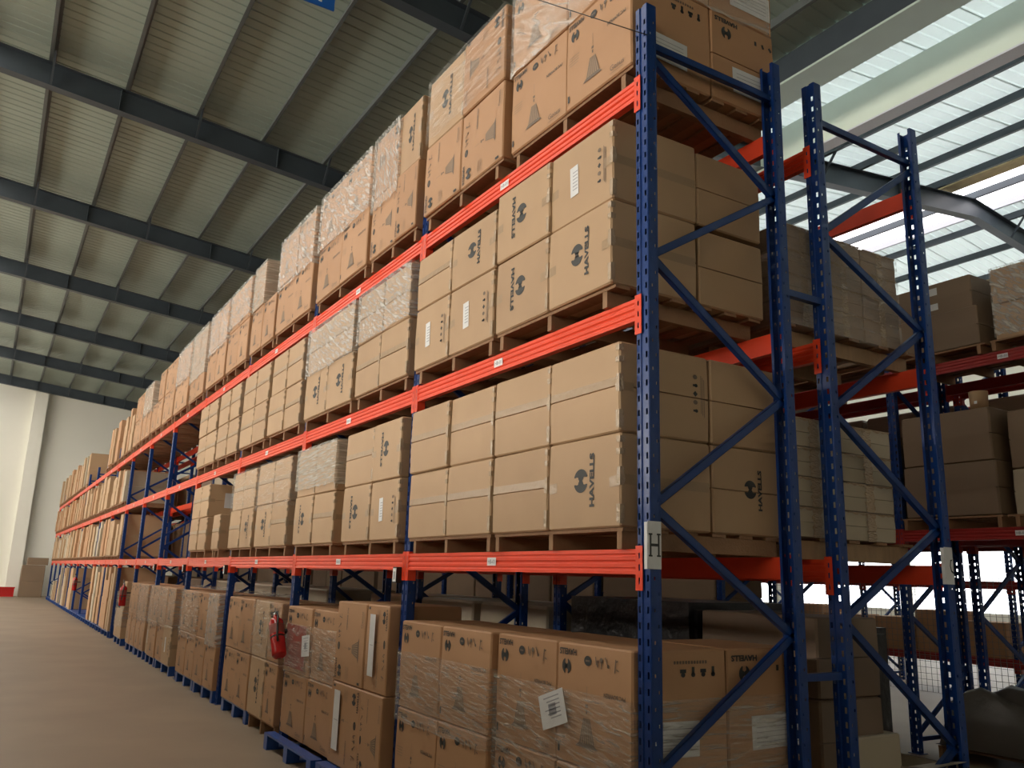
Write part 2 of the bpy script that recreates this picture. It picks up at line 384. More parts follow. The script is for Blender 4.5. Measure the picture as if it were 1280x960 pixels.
# ------------------------------------------------------------------ pallets
def pallet_parts(w_, d_, h_, blue=False, pale=False):
    """returns (deck board, stringer, list of placements); w along Y, d along X"""
    m = BLUEP if blue else WOOD
    deck = MB().box(-.05, .05, -w_/2, w_/2, 0, .018, m).mesh('deck_board')
    st = MB()
    if blue:
        st.box(-d_/2, d_/2, -.05, .05, 0, .02, m)
        for x in (-d_/2+.06, 0, d_/2-.06): st.box(x-.06, x+.06, -.055, .055, .02, h_-.018, m)
    else: st.box(-d_/2+.004, d_/2-.004, -.02, .02, 0, h_-.018, WOOD_L if pale else m)
    return deck, st.mesh('stringer')
PAL = {}
def pallet(x0, y0, w_, d_, z, h_, label, group, blue=False, pale=False, boards=6):
    key = (round(w_, 2), round(d_, 2), h_, blue, pale)
    if key not in PAL: PAL[key] = pallet_parts(w_, d_, h_, blue, pale)
    deck, st = PAL[key]
    o = bpy.data.objects.new('pallet', None); C.objects.link(o); o.location = (x0+d_/2, y0+w_/2, z+.001)
    o.rotation_euler = (0, 0, R.uniform(-.008, .008))
    tag(o, label, 'pallet', group)
    for k in range(boards): link('deck_board', deck, o, (-d_/2+.05+(d_-.1)*k/(boards-1), 0, h_-.018))
    ys = (-w_/2+.055, 0, w_/2-.055) if blue else (-w_/2+.02+R.uniform(0, .08), R.uniform(-.04, .04), w_/2-.02-R.uniform(0, .08))
    for y in ys: link('stringer', st, o, (0, y, 0))
    return o

# ------------------------------------------------------------------ stretch film sleeve
def film_mesh(m, seed, lowfringe=.05):
    """unit sleeve (1 x 1 x 1, base centre origin), gently pulled in and ragged along the bottom"""
    rr = random.Random(seed); mb = MB(); nx, nz = 14, 10
    def wall(f, a):
        vs = []
        for j in range(nz+1):
            for i in range(nx+1):
                t = i/nx; z = j/nz; z = z if j else -lowfringe*rr.random()
                off = rr.uniform(0, .006)*(0 < i < nx)
                vs.append(f(t, z, off))
        mb.add(vs, [(j*(nx+1)+i, j*(nx+1)+i+1, (j+1)*(nx+1)+i+1, (j+1)*(nx+1)+i) for j in range(nz) for i in range(nx)], m)
    wall(lambda t, z, o: (-.5-o, .5-t, z), 0)
    wall(lambda t, z, o: (t-.5, -.5-o, z), 1)
    wall(lambda t, z, o: (t-.5, .5+o, z), 2)
    wall(lambda t, z, o: (.5+o, .5-t, z), 3)
    me = mb.mesh('film', True); return me
FILMS = {k: [film_mesh(m, s) for s in (1, 2)] for k, m in (('A', FILM_A), ('B', FILM_B), ('C', FILM_C), ('G', FILM_G), ('D', FILM_D))}
def put_film(kind, x0, x1, y0, y1, z0, z1, label, group=None):
    e = .007
    o = link('stretch_film', R.choice(FILMS[kind]), None, ((x0+x1)/2, (y0+y1)/2, z0), (0, 0, 0), (x1-x0+2*e, y1-y0+2*e, z1-z0+.004))
    return tag(o, label, 'film', group)

# ------------------------------------------------------------------ building
def struct(name, me, parent=None, **k):
    o = link(name, me, parent, **k)
    if not parent: o['kind'] = 'structure'
    return o
XL, XR, YB, YF = -22.0, 26.0, 49.5, -14.0
struct('floor', MB().box(XL, XR, YF, YB, -.2, 0, FLOORM).mesh('floor'))
wb = struct('wall_back', MB().box(XL, XR, YB, YB+.3, 0, 13.2, WALL).mesh('wall_back'))
struct('pilaster', MB().box(-1.75, -1.12, YB-.55, YB, 0, 10.85, WALL).mesh('pilaster'), wb)
struct('pilaster', MB().box(-9.2, -8.6, YB-.55, YB, 0, 11.6, WALL).mesh('pilaster'), wb)
struct('pilaster', MB().box(7.7, 8.3, YB-.55, YB, 0, 9.6, WALL).mesh('pilaster'), wb)
mb = MB().box(XL, XR, YF-.3, YF, 0, 13.2, WALL)
struct('wall_front', mb.mesh('wall_front'))
mb = MB()
mb.box(XL-.3, XL, YF, YB, 0, 4.2, WALL).box(XL-.3, XL, YF, YB, 8.8, 12, WALL).box(XL-.3, XL, YF, -10, 4.2, 8.8, WALL).box(XL-.3, XL, 44, YB, 4.2, 8.8, WALL)
struct('wall_left', mb.mesh('wall_left'))
GLOW_PANE = emis('added_window_glow', (1.0, .93, .82), ADDED_WINDOW)  # glowing frosted panes added out of view to light the shelf fronts
for k in range(9):
    wn = struct('added_window_%d' % (k+1), MB().box(XL-.2, XL-.1, -.05, .05, 4.2, 8.8, SLATE).box(XL-.2, XL-.1, 5.95, 6.05, 4.2, 8.8, SLATE).box(XL-.2, XL-.1, 0, 6, 6.45, 6.55, SLATE).mesh('added_window_frame'), loc=(0, -10+6*k, 0))
    struct('glow_pane', MB().box(XL-.17, XL-.16, .05, 5.95, 4.2, 8.8, GLOW_PANE).mesh('glow_pane'), wn)
# added unseen blocker across the aisle, keeps light off floor and ground cartons
struct('aisle_light_blocker', MB().box(-6.5, -6.3, YF, 21, 0, 3.1, K_DARK).mesh('aisle_light_blocker'))
mb = MB()
for y in [-14, -8, -1] + list(range(4, 50, 6)): mb.box(XR, XR+.3, y, y+.5, 0, 12, WALL)
mb.box(XR, XR+.3, YF, YB, 0, 1.0, WALL).box(XR, XR+.3, YF, YB, 3.6, 12, WALL).box(XR, XR+.3, YF, 4, 0, 12, WALL).box(XR, XR+.3, 24, YB, 0, 12, WALL)
struct('wall_right', mb.mesh('wall_right'))

RIDGE_L, VAL, RIDGE_R = -5.0, 8.0, 17.1
def zroof(x):   # underside of the rafters
    if x < RIDGE_L: return 11.0 - .1*(RIDGE_L-x)
    if x <= VAL: return 10.5 - .1*x
    if x <= RIDGE_R: return 9.7 + .118*(x-VAL)
    return 9.7 + .118*(RIDGE_R-VAL) - .135*(x-RIDGE_R)
ceil = bpy.data.objects.new('ceiling', None); C.objects.link(ceil); tag(ceil, kind='structure')
def rafter_mesh(xs, y):
    mb = MB()
    for a, b in zip(xs[:-1], xs[1:]):
        za, zb = zroof(a+1e-4), zroof(b-1e-4)
        def slab(y0, y1, c0, c1):
            mb.add([(a,y0,za+c0),(b,y0,zb+c0),(b,y1,zb+c0),(a,y1,za+c0),(a,y0,za+c1),(b,y0,zb+c1),(b,y1,zb+c1),(a,y1,za+c1)],
              [(0,3,2,1),(4,5,6,7),(0,1,5,4),(1,2,6,5),(2,3,7,6),(3,0,4,7)], SLATE)
        slab(-.006, .006, .014, .49); slab(-.11, .11, 0, .014); slab(-.11, .11, .486, .5)
        n = int(abs(b-a)/2.8)
        for k in range(1, n):
            x = a+(b-a)*k/n; z = zroof(x); mb.box(x-.006, x+.006, -.1, .1, z+.02, z+.48, SLATE)
    return mb.mesh('rafter')
raf = rafter_mesh([XL, RIDGE_L, VAL, RIDGE_R, XR], 0)
RY = [7.6+6.67*n for n in range(-3, 7)]
for y in RY: struct('rafter', raf, ceil, loc=(0, y, 0))
# purlins: Z sections running the length of the shed
def zsec(x, z, w_=.065, h_=.2, t=.006): 
    return [(x-w_, z), (x, z), (x, z+h_-t), (x+w_, z+h_-t), (x+w_, z+h_), (x-t, z+h_), (x-t, z+t), (x-w_, z+t)]
pl = [2.57-1.4*k for k in range(-4, 6)] + [-6.2-1.4*k for k in range(11)]
for x in pl:
    struct('purlin', MB().extr(zsec(x, zroof(x)+.5), YF, YB, PURL).mesh('purlin'), ceil)
for x in [9.84, 11.24, 12.64, 14.06, 15.47, 18.6, 20.0, 21.4, 22.8, 24.2, 25.6]:
    struct('purlin', MB().extr(zsec(x, zroof(x)+.5, .075, .2), YF, YB, SLATE).mesh('purlin'), ceil)
# cleats bolted to the right hand purlins, flange braces on the left
cl = MB().box(-.02, .0, -.03, .03, 0, .03, STEEL).mesh('bolt')
fb = MB().bar((0, 0, 0), (.0, -.42, .52), .04, .04, SLATE).mesh('flange_brace')
for y in RY:
    for x in (-3.0, -.23, 2.57, 5.37, 11.24, 14.06, 18.6, 21.4): struct('flange_brace', fb, ceil, loc=(x, y-.08, zroof(x)+.02))
# profiled roof sheets, one metre cover each, laid across the purlins
def sheet(xa, xb, m, rh=.032):
    za, zb = zroof(xa+1e-4)+.7, zroof(xb-1e-4)+.7
    prof = []; p = .25
    for k in range(4):
        y = k*p; prof += [(y, 0), (y+.19, 0), (y+.205, rh), (y+.235, rh), (y+.25, 0)]
    prof.append((1.03, 0)); prof[-1] = (1.03, .004)
    mb = MB(); n = len(prof); vs = [(xa, a, za+b) for a, b in prof] + [(xb, a, zb+b) for a, b in prof] + [(xa, a, za+b+.006) for a, b in prof] + [(xb, a, zb+b+.006) for a, b in prof]
    fs = [(i, i+1, n+i+1, n+i) for i in range(n-1)] + [(2*n+i, 3*n+i, 3*n+i+1, 2*n+i+1) for i in range(n-1)]
    return mb.add(vs, fs, m).mesh('roof_sheet')
sh1 = sheet(RIDGE_L+.55, VAL-.1, SHEETL, .018); sh0 = sheet(XL, RIDGE_L-.55, SHEETL)
sh2 = sheet(VAL+.2, RIDGE_R-1.1, SHEETR); sh3 = sheet(RIDGE_R+1.1, XR, SHEETR)
for k in range(int(YB-YF)+1):
    for s in (sh1, sh2): struct('roof_sheet', s, ceil, loc=(0, YF+k, 0))
    for s in (sh0, sh3): struct('roof_sheet', s, ceil, loc=(0, YF+k, 0))
# translucent ridge panels: daylight
def panel(xa, xb, m, nm='ridge_panel'):
    mb = MB(); za, zb = zroof(xa+1e-4)+.72, zroof(xb-1e-4)+.72
    mb.add([(xa, 0, za), (xb, 0, zb), (xb, 6.5, zb), (xa, 6.5, za), (xa, 0, za+.01), (xb, 0, zb+.01), (xb, 6.5, zb+.01), (xa, 6.5, za+.01)],
           [(0,1,2,3),(4,5,6,7),(0,1,5,4),(1,2,6,5),(2,3,7,6),(3,0,4,7)], m)
    return mb.mesh(nm)
pls = [panel(RIDGE_L-.56, RIDGE_L, PANEL_L), panel(RIDGE_L, RIDGE_L+.56, PANEL_L), panel(RIDGE_R-.65, RIDGE_R-.02, PANEL_R), panel(RIDGE_R+.02, RIDGE_R+1.12, PANEL_R)]
pls2 = [panel(RIDGE_L-.56, RIDGE_L, SHEETL), panel(RIDGE_L, RIDGE_L+.56, SHEETL), panel(RIDGE_R-.65, RIDGE_R-.02, SHEETR), panel(RIDGE_R+.02, RIDGE_R+1.12, SHEETR)]
for k in range(-3, 7):
    for i, q in enumerate(pls):
        clear = k >= 0
        struct('ridge_panel', q if clear else pls2[i], ceil, loc=(0, 7.6+6.67*k-6.6, 0))
struct('insulation_blanket', MB().extr([(RIDGE_R-1.15, zroof(RIDGE_R-1.15)+.66), (RIDGE_R-.62, zroof(RIDGE_R-.62)+.66), (RIDGE_R-.62, zroof(RIDGE_R-.62)+.72), (RIDGE_R-1.15, zroof(RIDGE_R-1.15)+.72)], YF, YB, INSUL).mesh('insulation'), ceil)
struct('ridge_purlin', MB().extr(zsec(RIDGE_R, zroof(RIDGE_R)+.5), YF, YB, SLATE).mesh('ridge_purlin'), ceil)
struct('ridge_purlin', MB().extr(zsec(RIDGE_R+.8, zroof(RIDGE_R+.8)+.5), YF, YB, LAV).mesh('ridge_purlin2'), ceil)
# valley gutter and the clad beam beside it
g = MB().box(7.56, 7.60, YF, YB, 9.97, 10.42, SLATE).box(7.56, 8.16, YF, YB, 9.93, 9.97, GUTTER).box(8.12, 8.16, YF, YB, 9.97, 10.3, GUTTER)
struct('trim_1', g.mesh('gutter'))
strap = MB().box(7.55, 7.56, -.12, .12, 9.93, 10.40, SLATE).box(7.55, 8.17, -.12, .12, 9.915, 9.93, GUTTER).mesh('gutter_joint')
tr1 = bpy.data.objects['trim_1']
for y in (-6, 0.35, 6.9, 13.6, 20.2, 26.9): link('gutter_joint', strap, tr1, (0, y, 0))
struct('trim_2', MB().box(9.5, 9.53, YF, YB, 9.80, 10.53, SAGE).box(9.5, 9.8, YF, YB, 9.77, 9.80, LAV).box(9.77, 9.8, YF, YB, 9.8, 10.5, SAGE).mesh('clad_beam'))
# columns under the valley
for k, y in enumerate(RY):
    if y > 0: continue
    struct('trim_%d' % (3+k), MB().box(7.9, 8.1, y-.1, y+.1, 0, 9.7, SLATE).mesh('column'))

# ------------------------------------------------------------------ racking
H1, H2, H3, BHT, TOP, BAY, DEP = 1.836, 3.142, 4.437, .122, 4.884, 2.8, 1.088
def post_mesh(hgt, m, holes=True):
    """roll formed upright: slotted web at x=0 with a raised centre strip, punched flanges, inward lips"""
    bm = bmesh.new(); vc = {}
    def V(p):
        k = (round(p[0], 5), round(p[1], 5), round(p[2], 5))
        if k not in vc: vc[k] = bm.verts.new(k)
        return vc[k]
    # cross section points and, per segment, whether it is a hole column (0 none, 1 web slots, 2 flange holes)
    P = [(.07, -.03), (.07, -.048), (.055, -.05), (.046, -.05), (.030, -.05), (.022, -.05), (.004, -.05), (0, -.046), (0, -.039), (0, -.024), (0, -.014), (.007, -.010),
         (.007, .010), (0, .014), (0, .024), (0, .039), (0, .046), (.004, .05), (.022, .05), (.030, .05), (.046, .05), (.055, .05), (.07, .048), (.07, .03)]
    H = [0, 0, 3, 0, 2, 0, 0, 0, 1, 0, 0, 0, 0, 0, 1, 0, 0, 0, 2, 0, 3, 0, 0]
    pitch = .075; zs = [0.0]; tags = []
    z = .03
    while z < hgt-.06:
        for dz, t in ((.000, 'g'), (.008, 'b'), (.022, 'a'), (.030, 'b2')):
            pass
        zs += [z, z+.008, z+.024, z+.032]; tags += ['n', 'w', 'wf', 'w']; z += pitch
    zs.append(hgt); tags.append('n')
    for j in range(len(zs)-1):
        for i, h in enumerate(H):
            t = tags[j]
            if holes:
                if h == 1 and t in ('w', 'wf'): continue
                if h == 2 and t == 'wf' and (j//4) % 2 == 0: continue
                if h == 3 and t == 'wf' and (j//4) % 2 == 1: continue
            a, b = P[i], P[i+1]
            try: bm.faces.new((V((a[0], a[1], zs[j])), V((b[0], b[1], zs[j])), V((b[0], b[1], zs[j+1])), V((a[0], a[1], zs[j+1]))))
            except ValueError: pass
    bmesh.ops.recalc_face_normals(bm, faces=bm.faces)
    bmesh.ops.solidify(bm, geom=bm.faces[:], thickness=.002)
    me = bpy.data.meshes.new('post'); bm.to_mesh(me); bm.free(); me.materials.append(m)
    return me
POST = post_mesh(TOP, BLUE)
POSTF = post_mesh(TOP, BLUE, False)
FOOT = MB().box(-.02, .10, -.075, .075, 0, .006, BLUE).mesh('foot_plate')
def brace_mesh(z0, z1, x0=.052, x1=None):
    x1 = DEP-.052 if x1 is None else x1
    a = Vector((x0, -.012, z0)); b = Vector((x1, -.012, z1)); d = (b-a).normalized(); q = Vector((-d.z, 0, d.x))
    mb = MB(); w_ = .022; t = .003
    for (o1, o2, y0, y1) in ((-w_, w_, -.016, -.013), (-w_, -w_+t, -.016, .014), (w_-t, w_, -.016, .014)):
        vs = []
        for c in (a, b):
            for o_, y in ((o1, y0), (o2, y0), (o2, y1), (o1, y1)): vs.append((c.x+q.x*o_, y, c.z+q.z*o_))
        mb.add(vs, [(0,1,2,3),(4,7,6,5),(0,4,5,1),(1,5,6,2),(2,6,7,3),(3,7,4,0)], BLUE)
    for c in (a+d*.0, b-d*.0): mb.tube([(c.x, -.028, c.z), (c.x, .018, c.z)], .007, STEEL, 6)
    return mb.mesh('brace')
zzA = [(4.655, 4.655), (4.59, 3.98), (3.38, 3.98), (3.38, 2.72), (2.05, 2.72), (2.05, 1.42), (.79, 1.42), (.79, .18), (.14, .14)]
BR_A = [brace_mesh(a, b) for a, b in zzA]
BR_B = [brace_mesh(b, a) for a, b in zzA]          # the far row's frames are turned round
zzG = [(4.64, 4.63), (3.86, 4.56), (3.86, 3.38), (2.72, 3.38), (2.72, 2.06), (1.50, 2.06), (1.50, .76), (.20, .76), (.14, .14)]
BR_G = [brace_mesh(a, b) for a, b in zzG]
def beam_mesh(L_, m, hh=BHT):
    # stepped box section, three pressed ribs along the face; face towards -X, top at z=0
    f = [(-.004, 0), (-.004, -.02), (.001, -.026), (.001, -.032), (-.004, -.038), (-.004, -.052), (.003, -.060), (.003, -.066), (-.004, -.074), (-.004, -.088), (.001, -.094), (.001, -.100), (-.004, -.106), (-.004, -hh), (.040, -hh), (.040, 0)]
    return MB().extr(f, .052, L_-.052, m).mesh('beam')
def conn_mesh(m, top=.016, low=.20, y0=.004, y1=.052):
    mb = MB(); t = .0035
    # plate on the slotted face with three slots cut through, and the return leg along the upright's side
    zs = [top, top-.035, top-.062, -.075, -.105, -low+.062, -low+.030, -low]; ys = [y0, y0+.018, y0+.030, y1]
    vs = []; 
    for xx in (-.0062, -.0025):
        for z in zs:
            for y in ys: vs.append((xx, y, z))
    n = len(zs)*4; fs = []
    for j in range(len(zs)-1):
        for i in range(3):
            if i == 1 and j in (1, 3, 5): continue
            a = j*4+i; fs.append((a, a+1, a+5, a+4)); fs.append((n+a, n+a+4, n+a+5, n+a+1))
    mb.add(vs, fs, m)
    for a, b in ((y0-.0008, y0+.0008), (y1-.002, y1)): mb.box(-.0062, -.0025, a, b, -low, top, m)
    mb.box(-.0062, .062, y1-.001, y1+.0035, -low, top, m)
    return mb.mesh('connector')
BEAM, CON = beam_mesh(BAY, RED), conn_mesh(RED)
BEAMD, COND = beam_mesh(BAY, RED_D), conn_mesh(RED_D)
tg = MB().box(-.0065, -.0045, -.055, .055, -.085, -.035, WHITE)
tv, tf, tw, th = text2d('HB-01', .02)
tg.add([(-.0072, -a*.088/tw, -.060 + b*.026/th) for a, b in tv], tf, PRINTED)
TAGM = tg.mesh('location_label')

def rack(name, x, y, nb, label, front_label=True, levels=(H1, H2, H3), braces=BR_A, dark=False, skip=(), near_h=False, rotz=0, last=None):
    root = bpy.data.objects.new(name, None); C.objects.link(root); root.location = (x, y, 0)
    tag(root, label, 'rack')
    bm_, cn = (BEAMD, COND) if dark else (BEAM, CON)
    for k in range(nb+1):
        for xx, rz in ((0, 0), (DEP, math.pi)):
            p = link('upright', POST if k < 8 else POSTF, root, (xx, k*BAY, 0), (0, 0, rz)); link('foot_plate', FOOT, p)
        for b in braces: link('brace', b, root, (0, k*BAY, 0))
    for k in range(nb):
        for li, h in enumerate(levels):
            if (k, li) in skip: continue
            for xx, rz in ((0, 0), (DEP, math.pi)):
                yy = k*BAY if rz == 0 else (k+1)*BAY
                b = link('beam', bm_, root, (xx, yy, h), (0, 0, rz))
                c1 = link('connector', cn, b); c2 = link('connector', cn, b, (0, BAY, 0), (0, 0, 0), (1, -1, 1))
                if (rz == 0 and front_label and k < 9): link('location_label', TAGM, b, (0, BAY*.5+.08, .0))
    return root
rackH = rack('pallet_rack', 0, 0, 16, 'long blue and orange pallet rack facing the open aisle')
rackG = rack('pallet_rack', 1.404, 0, 13, 'pallet rack standing back to back behind the aisle rack', front_label=False, braces=BR_G)
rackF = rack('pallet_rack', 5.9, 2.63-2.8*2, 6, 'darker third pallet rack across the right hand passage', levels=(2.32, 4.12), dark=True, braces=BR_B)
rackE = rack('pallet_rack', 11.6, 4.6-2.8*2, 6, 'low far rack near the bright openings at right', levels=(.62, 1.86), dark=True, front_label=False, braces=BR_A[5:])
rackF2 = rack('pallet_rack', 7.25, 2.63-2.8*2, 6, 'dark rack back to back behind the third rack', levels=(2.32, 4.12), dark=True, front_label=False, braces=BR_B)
# row spacers between the two near racks
sp = MB().box(0, 1.404-DEP-.0, -.02, .02, -.02, .02, BLUE).mesh('row_spacer')
for k in range(3):
    for z in (3.39, 1.2):
        link('row_spacer', sp, rackH, (DEP, k*BAY, z))

# ------------------------------------------------------------------ loads of the aisle rack
ORD = ['first', 'second', 'third', 'fourth', 'fifth', 'sixth', 'seventh', 'eighth', 'ninth', 'tenth', 'eleventh', 'twelfth', 'thirteenth', 'fourteenth', 'fifteenth', 'sixteenth', 'seventeenth']
SHELF = {0: 'floor level', 1: 'lowest shelf', 2: 'middle shelf', 3: 'top shelf'}
ZB = {0: .150, 1: 1.944, 2: 3.256, 3: 4.556}
TH = {0: .602, 1: .487, 2: .492, 3: .62}
BT = {0: 0.0, 1: H1, 2: H2, 3: H3}
LOOK = {'P': 'plain taped carton', 'C': 'carton with sideways emblem and name', 'V': 'carton with downward reading name', 'L': 'carton with white label and pictogram strip',
        'A': 'printed carton with drawn tower', 'B': 'printed carton lying on its side', 'D': 'printed carton turned on its side', 'N': 'unmarked brown carton'}
XF = -.06
stuff = {}     # far cartons joined
def far_box(key, x0, x1, y0, y1, z0, z1, m):
    stuff.setdefault(key, MB()).box(x0, x1, y0+.006, y1-.006, z0, z1-.004, m)
LIM = 19.0
def load(bay, lv, pi, ys, tiers, xf=XF, depth=.62, film=None, px=0.0, heights=None, blue=False, board=None, pal=True, jit=.008):
    """ys: boundaries from near to far; tiers: strings of styles per tier, near to far ('.' = none)"""
    zb = ZB[lv]; ph = zb - BT[lv] - .002
    which = ('nearer', 'farther')[pi]
    ys = list(ys); ys[0] = max(ys[0], bay*2.8+.062); ys[-1] = min(ys[-1], bay*2.8+2.738)
    bn = ORD[bay]
    if pal:
        pallet(xf+.02+px, ys[0]+.01, ys[-1]-ys[0]-.02, 1.12-px, BT[lv], ph, '%s pallet under the %s load, %s, %s bay' % ('blue plastic' if blue else 'wooden', which, SHELF[lv], bn),
               'pallets on the aisle rack', blue=blue, boards=6 if ys[0] < 9 else 4)
    z = zb
    for ti, row in enumerate(tiers):
        h = (heights or [TH[lv]]*9)[ti]
        for ci, st in enumerate(row):
            if st == '.': continue
            y0, y1 = ys[ci], ys[ci+1]; yc = (y0+y1)/2; wd = y1-y0-.008; xj = R.uniform(-jit, jit)
            em = None
            if bay == 0 and pi == 0 and ci == 0:
                em = {(1, 1): 'icons_v', (1, 0): None, (0, 0): 'fan_icons', (0, 1): 'fan_icons', (3, 0): 'fan_icons', (3, 1): 'fan_icons'}.get((lv, ti))
            lab = '%s, %s tier, %s stack of %s bay, %s' % (LOOK[st], ('lower', 'upper', 'third')[ti], ORD[ci+2*pi], bn, SHELF[lv])
            base = (.66, .62, .61) if st in 'ABD' else (.65, .62, .487)
            put_carton(st, base, (xf+depth/2+xj, yc, z), (wd, depth, h-.004), lab, 'cartons on the aisle rack', R.uniform(-.012, .012) if jit else 0, em, board, marks=ys[0] < LIM)
            if bay == 0 and pi == 0 and ci == 0:
                em2 = {(1, 0): 'logo', (0, 0): 'fan_logo', (0, 1): 'fan_logo', (3, 0): 'fan_logo', (3, 1): 'fan_logo'}.get((lv, ti))
                dd = (.53, .53, .53, .55)[lv]
                put_carton('N', (.65, .56, .487 if lv in (1, 2) else .61), (xf+depth+.012+dd/2, yc+R.uniform(-.006, .006), z), (wd, dd, h-.004 if lv != 2 else h-.03), 'rear carton behind the rack end, %s tier, %s' % (('lower', 'upper', 'third')[ti], SHELF[lv]),
                           'rear cartons at the rack end', 0, em2, K_ORANGE if lv in (0, 3) else None)
        z += h
    if film:
        for (kd, a, b, f0, f1) in film:      # columns a..b, fraction of total height
            H_ = z-zb
            put_film(kd, xf-.012, xf+1.14, ys[a], ys[b], zb+H_*f0, zb+H_*f1, 'clear stretch film round the %s load, %s, %s bay' % (which, SHELF[lv], bn), 'stretch film on the aisle rack')
S = {}
# lowest shelf
load(0, 1, 0, [.10, .76, 1.40], ['CP', 'PP'])
load(0, 1, 1, [1.42, 2.04, 2.69], ['PP', 'PP'])
load(1, 1, 0, [2.80, 3.45, 4.12], ['LV', 'VP'])
load(1, 1, 1, [4.36, 4.95, 5.58], ['PV', 'PP'], film=[('B', 0, 2, .58, 1.0)])
load(2, 1, 0, [5.80, 6.42, 7.08], ['PC', 'PP'], film=[('G', 0, 2, .45, 1.0)])
load(2, 1, 1, [7.22, 7.78, 8.34], ['CP', 'PP'], film=[('G', 0, 2, .5, 1.0)])
load(3, 1, 0, [8.95, 9.38], ['P'])
load(3, 1, 1, [9.80, 10.36, 10.95], ['PP', 'PP'])
# middle shelf
load(0, 2, 0, [.17, .80, 1.45], ['CV', 'LV'], heights=[.50, .50])
load(0, 2, 1, [1.49, 2.14, 2.80], ['LL', 'CP'], heights=[.50, .44])
load(1, 2, 0, [2.86, 3.44, 4.03], ['PP', 'PP'], film=[('A', 0, 2, .52, 1.0)])
load(1, 2, 1, [4.14, 4.83, 5.55], ['CC', 'PP'], film=[('A', 0, 2, .48, 1.0)])
load(2, 2, 0, [5.70, 6.30, 6.92], ['PP', 'PP'])
load(2, 2, 1, [7.05, 7.65, 8.28], ['PP', 'PP'])
load(3, 2, 0, [8.44, 9.05, 9.70], ['PP', 'PP'])
load(3, 2, 1, [9.85, 10.50, 11.12], ['PP', 'PP'])
# top shelf
load(0, 3, 0, [.01, .71, 1.385], ['AA', 'AA'], xf=-.02, film=[('D', 0, 2, .50, 1.0)])
load(0, 3, 1, [1.425, 2.07, 2.70], ['BB', 'DC'], film=[('G', 0, 2, .55, 1.0)])
load(1, 3, 0, [2.78, 3.30, 3.90], ['BB', 'CD'], film=[('A', 1, 2, .40, 1.0)])
load(1, 3, 1, [3.98, 4.70, 5.48], ['AA', 'AA'], film=[('A', 0, 2, .48, 1.0)])
load(2, 3, 0, [5.60, 6.32, 7.03], ['AA', 'AA'], film=[('A', 0, 2, .46, 1.0)])
load(2, 3, 1, [7.12, 7.70, 8.28], ['AA', '.A'], film=[('B', 1, 2, .50, 1.0)])
load(3, 3, 0, [8.36, 9.0, 9.66], ['AA', 'BB'], film=[('A', 0, 2, .55, 1.0)])
load(3, 3, 1, [9.78, 10.4, 11.05], ['AA', 'AA'], film=[('A', 0, 2, .45, 1.0)])
load(4, 3, 0, [11.25, 11.9, 12.5], ['AB', 'AA'], film=[('B', 0, 2, .30, 1.0)])
load(4, 3, 1, [12.65, 13.3, 13.95], ['AA', 'AA'], film=[('A', 0, 2, .45, 1.0)])
load(5, 3, 0, [14.05, 14.7, 15.3], ['AA', 'AA'])
load(5, 3, 1, [15.4, 16.05, 16.7], ['AA', 'A.'])
load(6, 3, 0, [16.85, 17.5, 18.1], ['AA', 'AA'], film=[('B', 0, 2, .45, 1.0)])
load(6, 3, 1, [18.2, 18.8, 19.45], ['AA', 'AA'])
# floor level
load(0, 0, 0, [.00, .70, 1.345], ['AA', 'AA'], xf=-.02, film=[('C', 0, 2, .28, .80)], jit=.004)
load(0, 0, 1, [1.365, 2.02, 2.68], ['AA', 'AA'], film=[('C', 0, 2, .44, .82)], jit=.004)
load(1, 0, 0, [2.78, 3.30, 3.97], ['BD', 'DB'], heights=[.64, .655], blue=True, xf=-.09, px=-.12)
load(1, 0, 1, [4.00, 4.70, 5.44], ['AA', 'AA'], heights=[.57, .625], blue=True, px=-.17, film=[('C', 0, 2, .48, .86)])
load(2, 0, 0, [5.58, 6.10, 6.72], ['AC', 'AC'], film=[('G', 0, 2, .5, 1.0)])
load(2, 0, 1, [6.76, 7.36, 7.96], ['AA', 'AA'], blue=True)
load(3, 0, 0, [8.42, 9.05, 9.68], ['AA', 'AA'], blue=True, film=[('A', 0, 1, .46, 1.0)])
load(3, 0, 1, [9.72, 10.33, 10.95], ['AA', 'AA'], blue=True, film=[('C', 0, 2, .45, 1.0)])
load(4, 0, 0, [11.5, 12.2, 12.9], ['LA', 'AA'], blue=True, film=[('C', 0, 2, .48, 1.0)])
load(4, 0, 1, [12.95, 13.6, 14.2], ['AL', 'AA'], blue=True, film=[('C', 0, 2, .45, 1.0)])
load(5, 0, 0, [14.25, 14.8, 15.35], ['AA', 'AA'], blue=True, film=[('C', 0, 2, .45, 1.0)])
load(5, 0, 1, [15.40, 15.95, 16.5], ['AA', 'AA'], blue=True)
load(6, 0, 0, [17.3, 17.9, 18.5], ['NN', 'N.'], blue=True, film=[('C', 0, 2, .2, .8)])

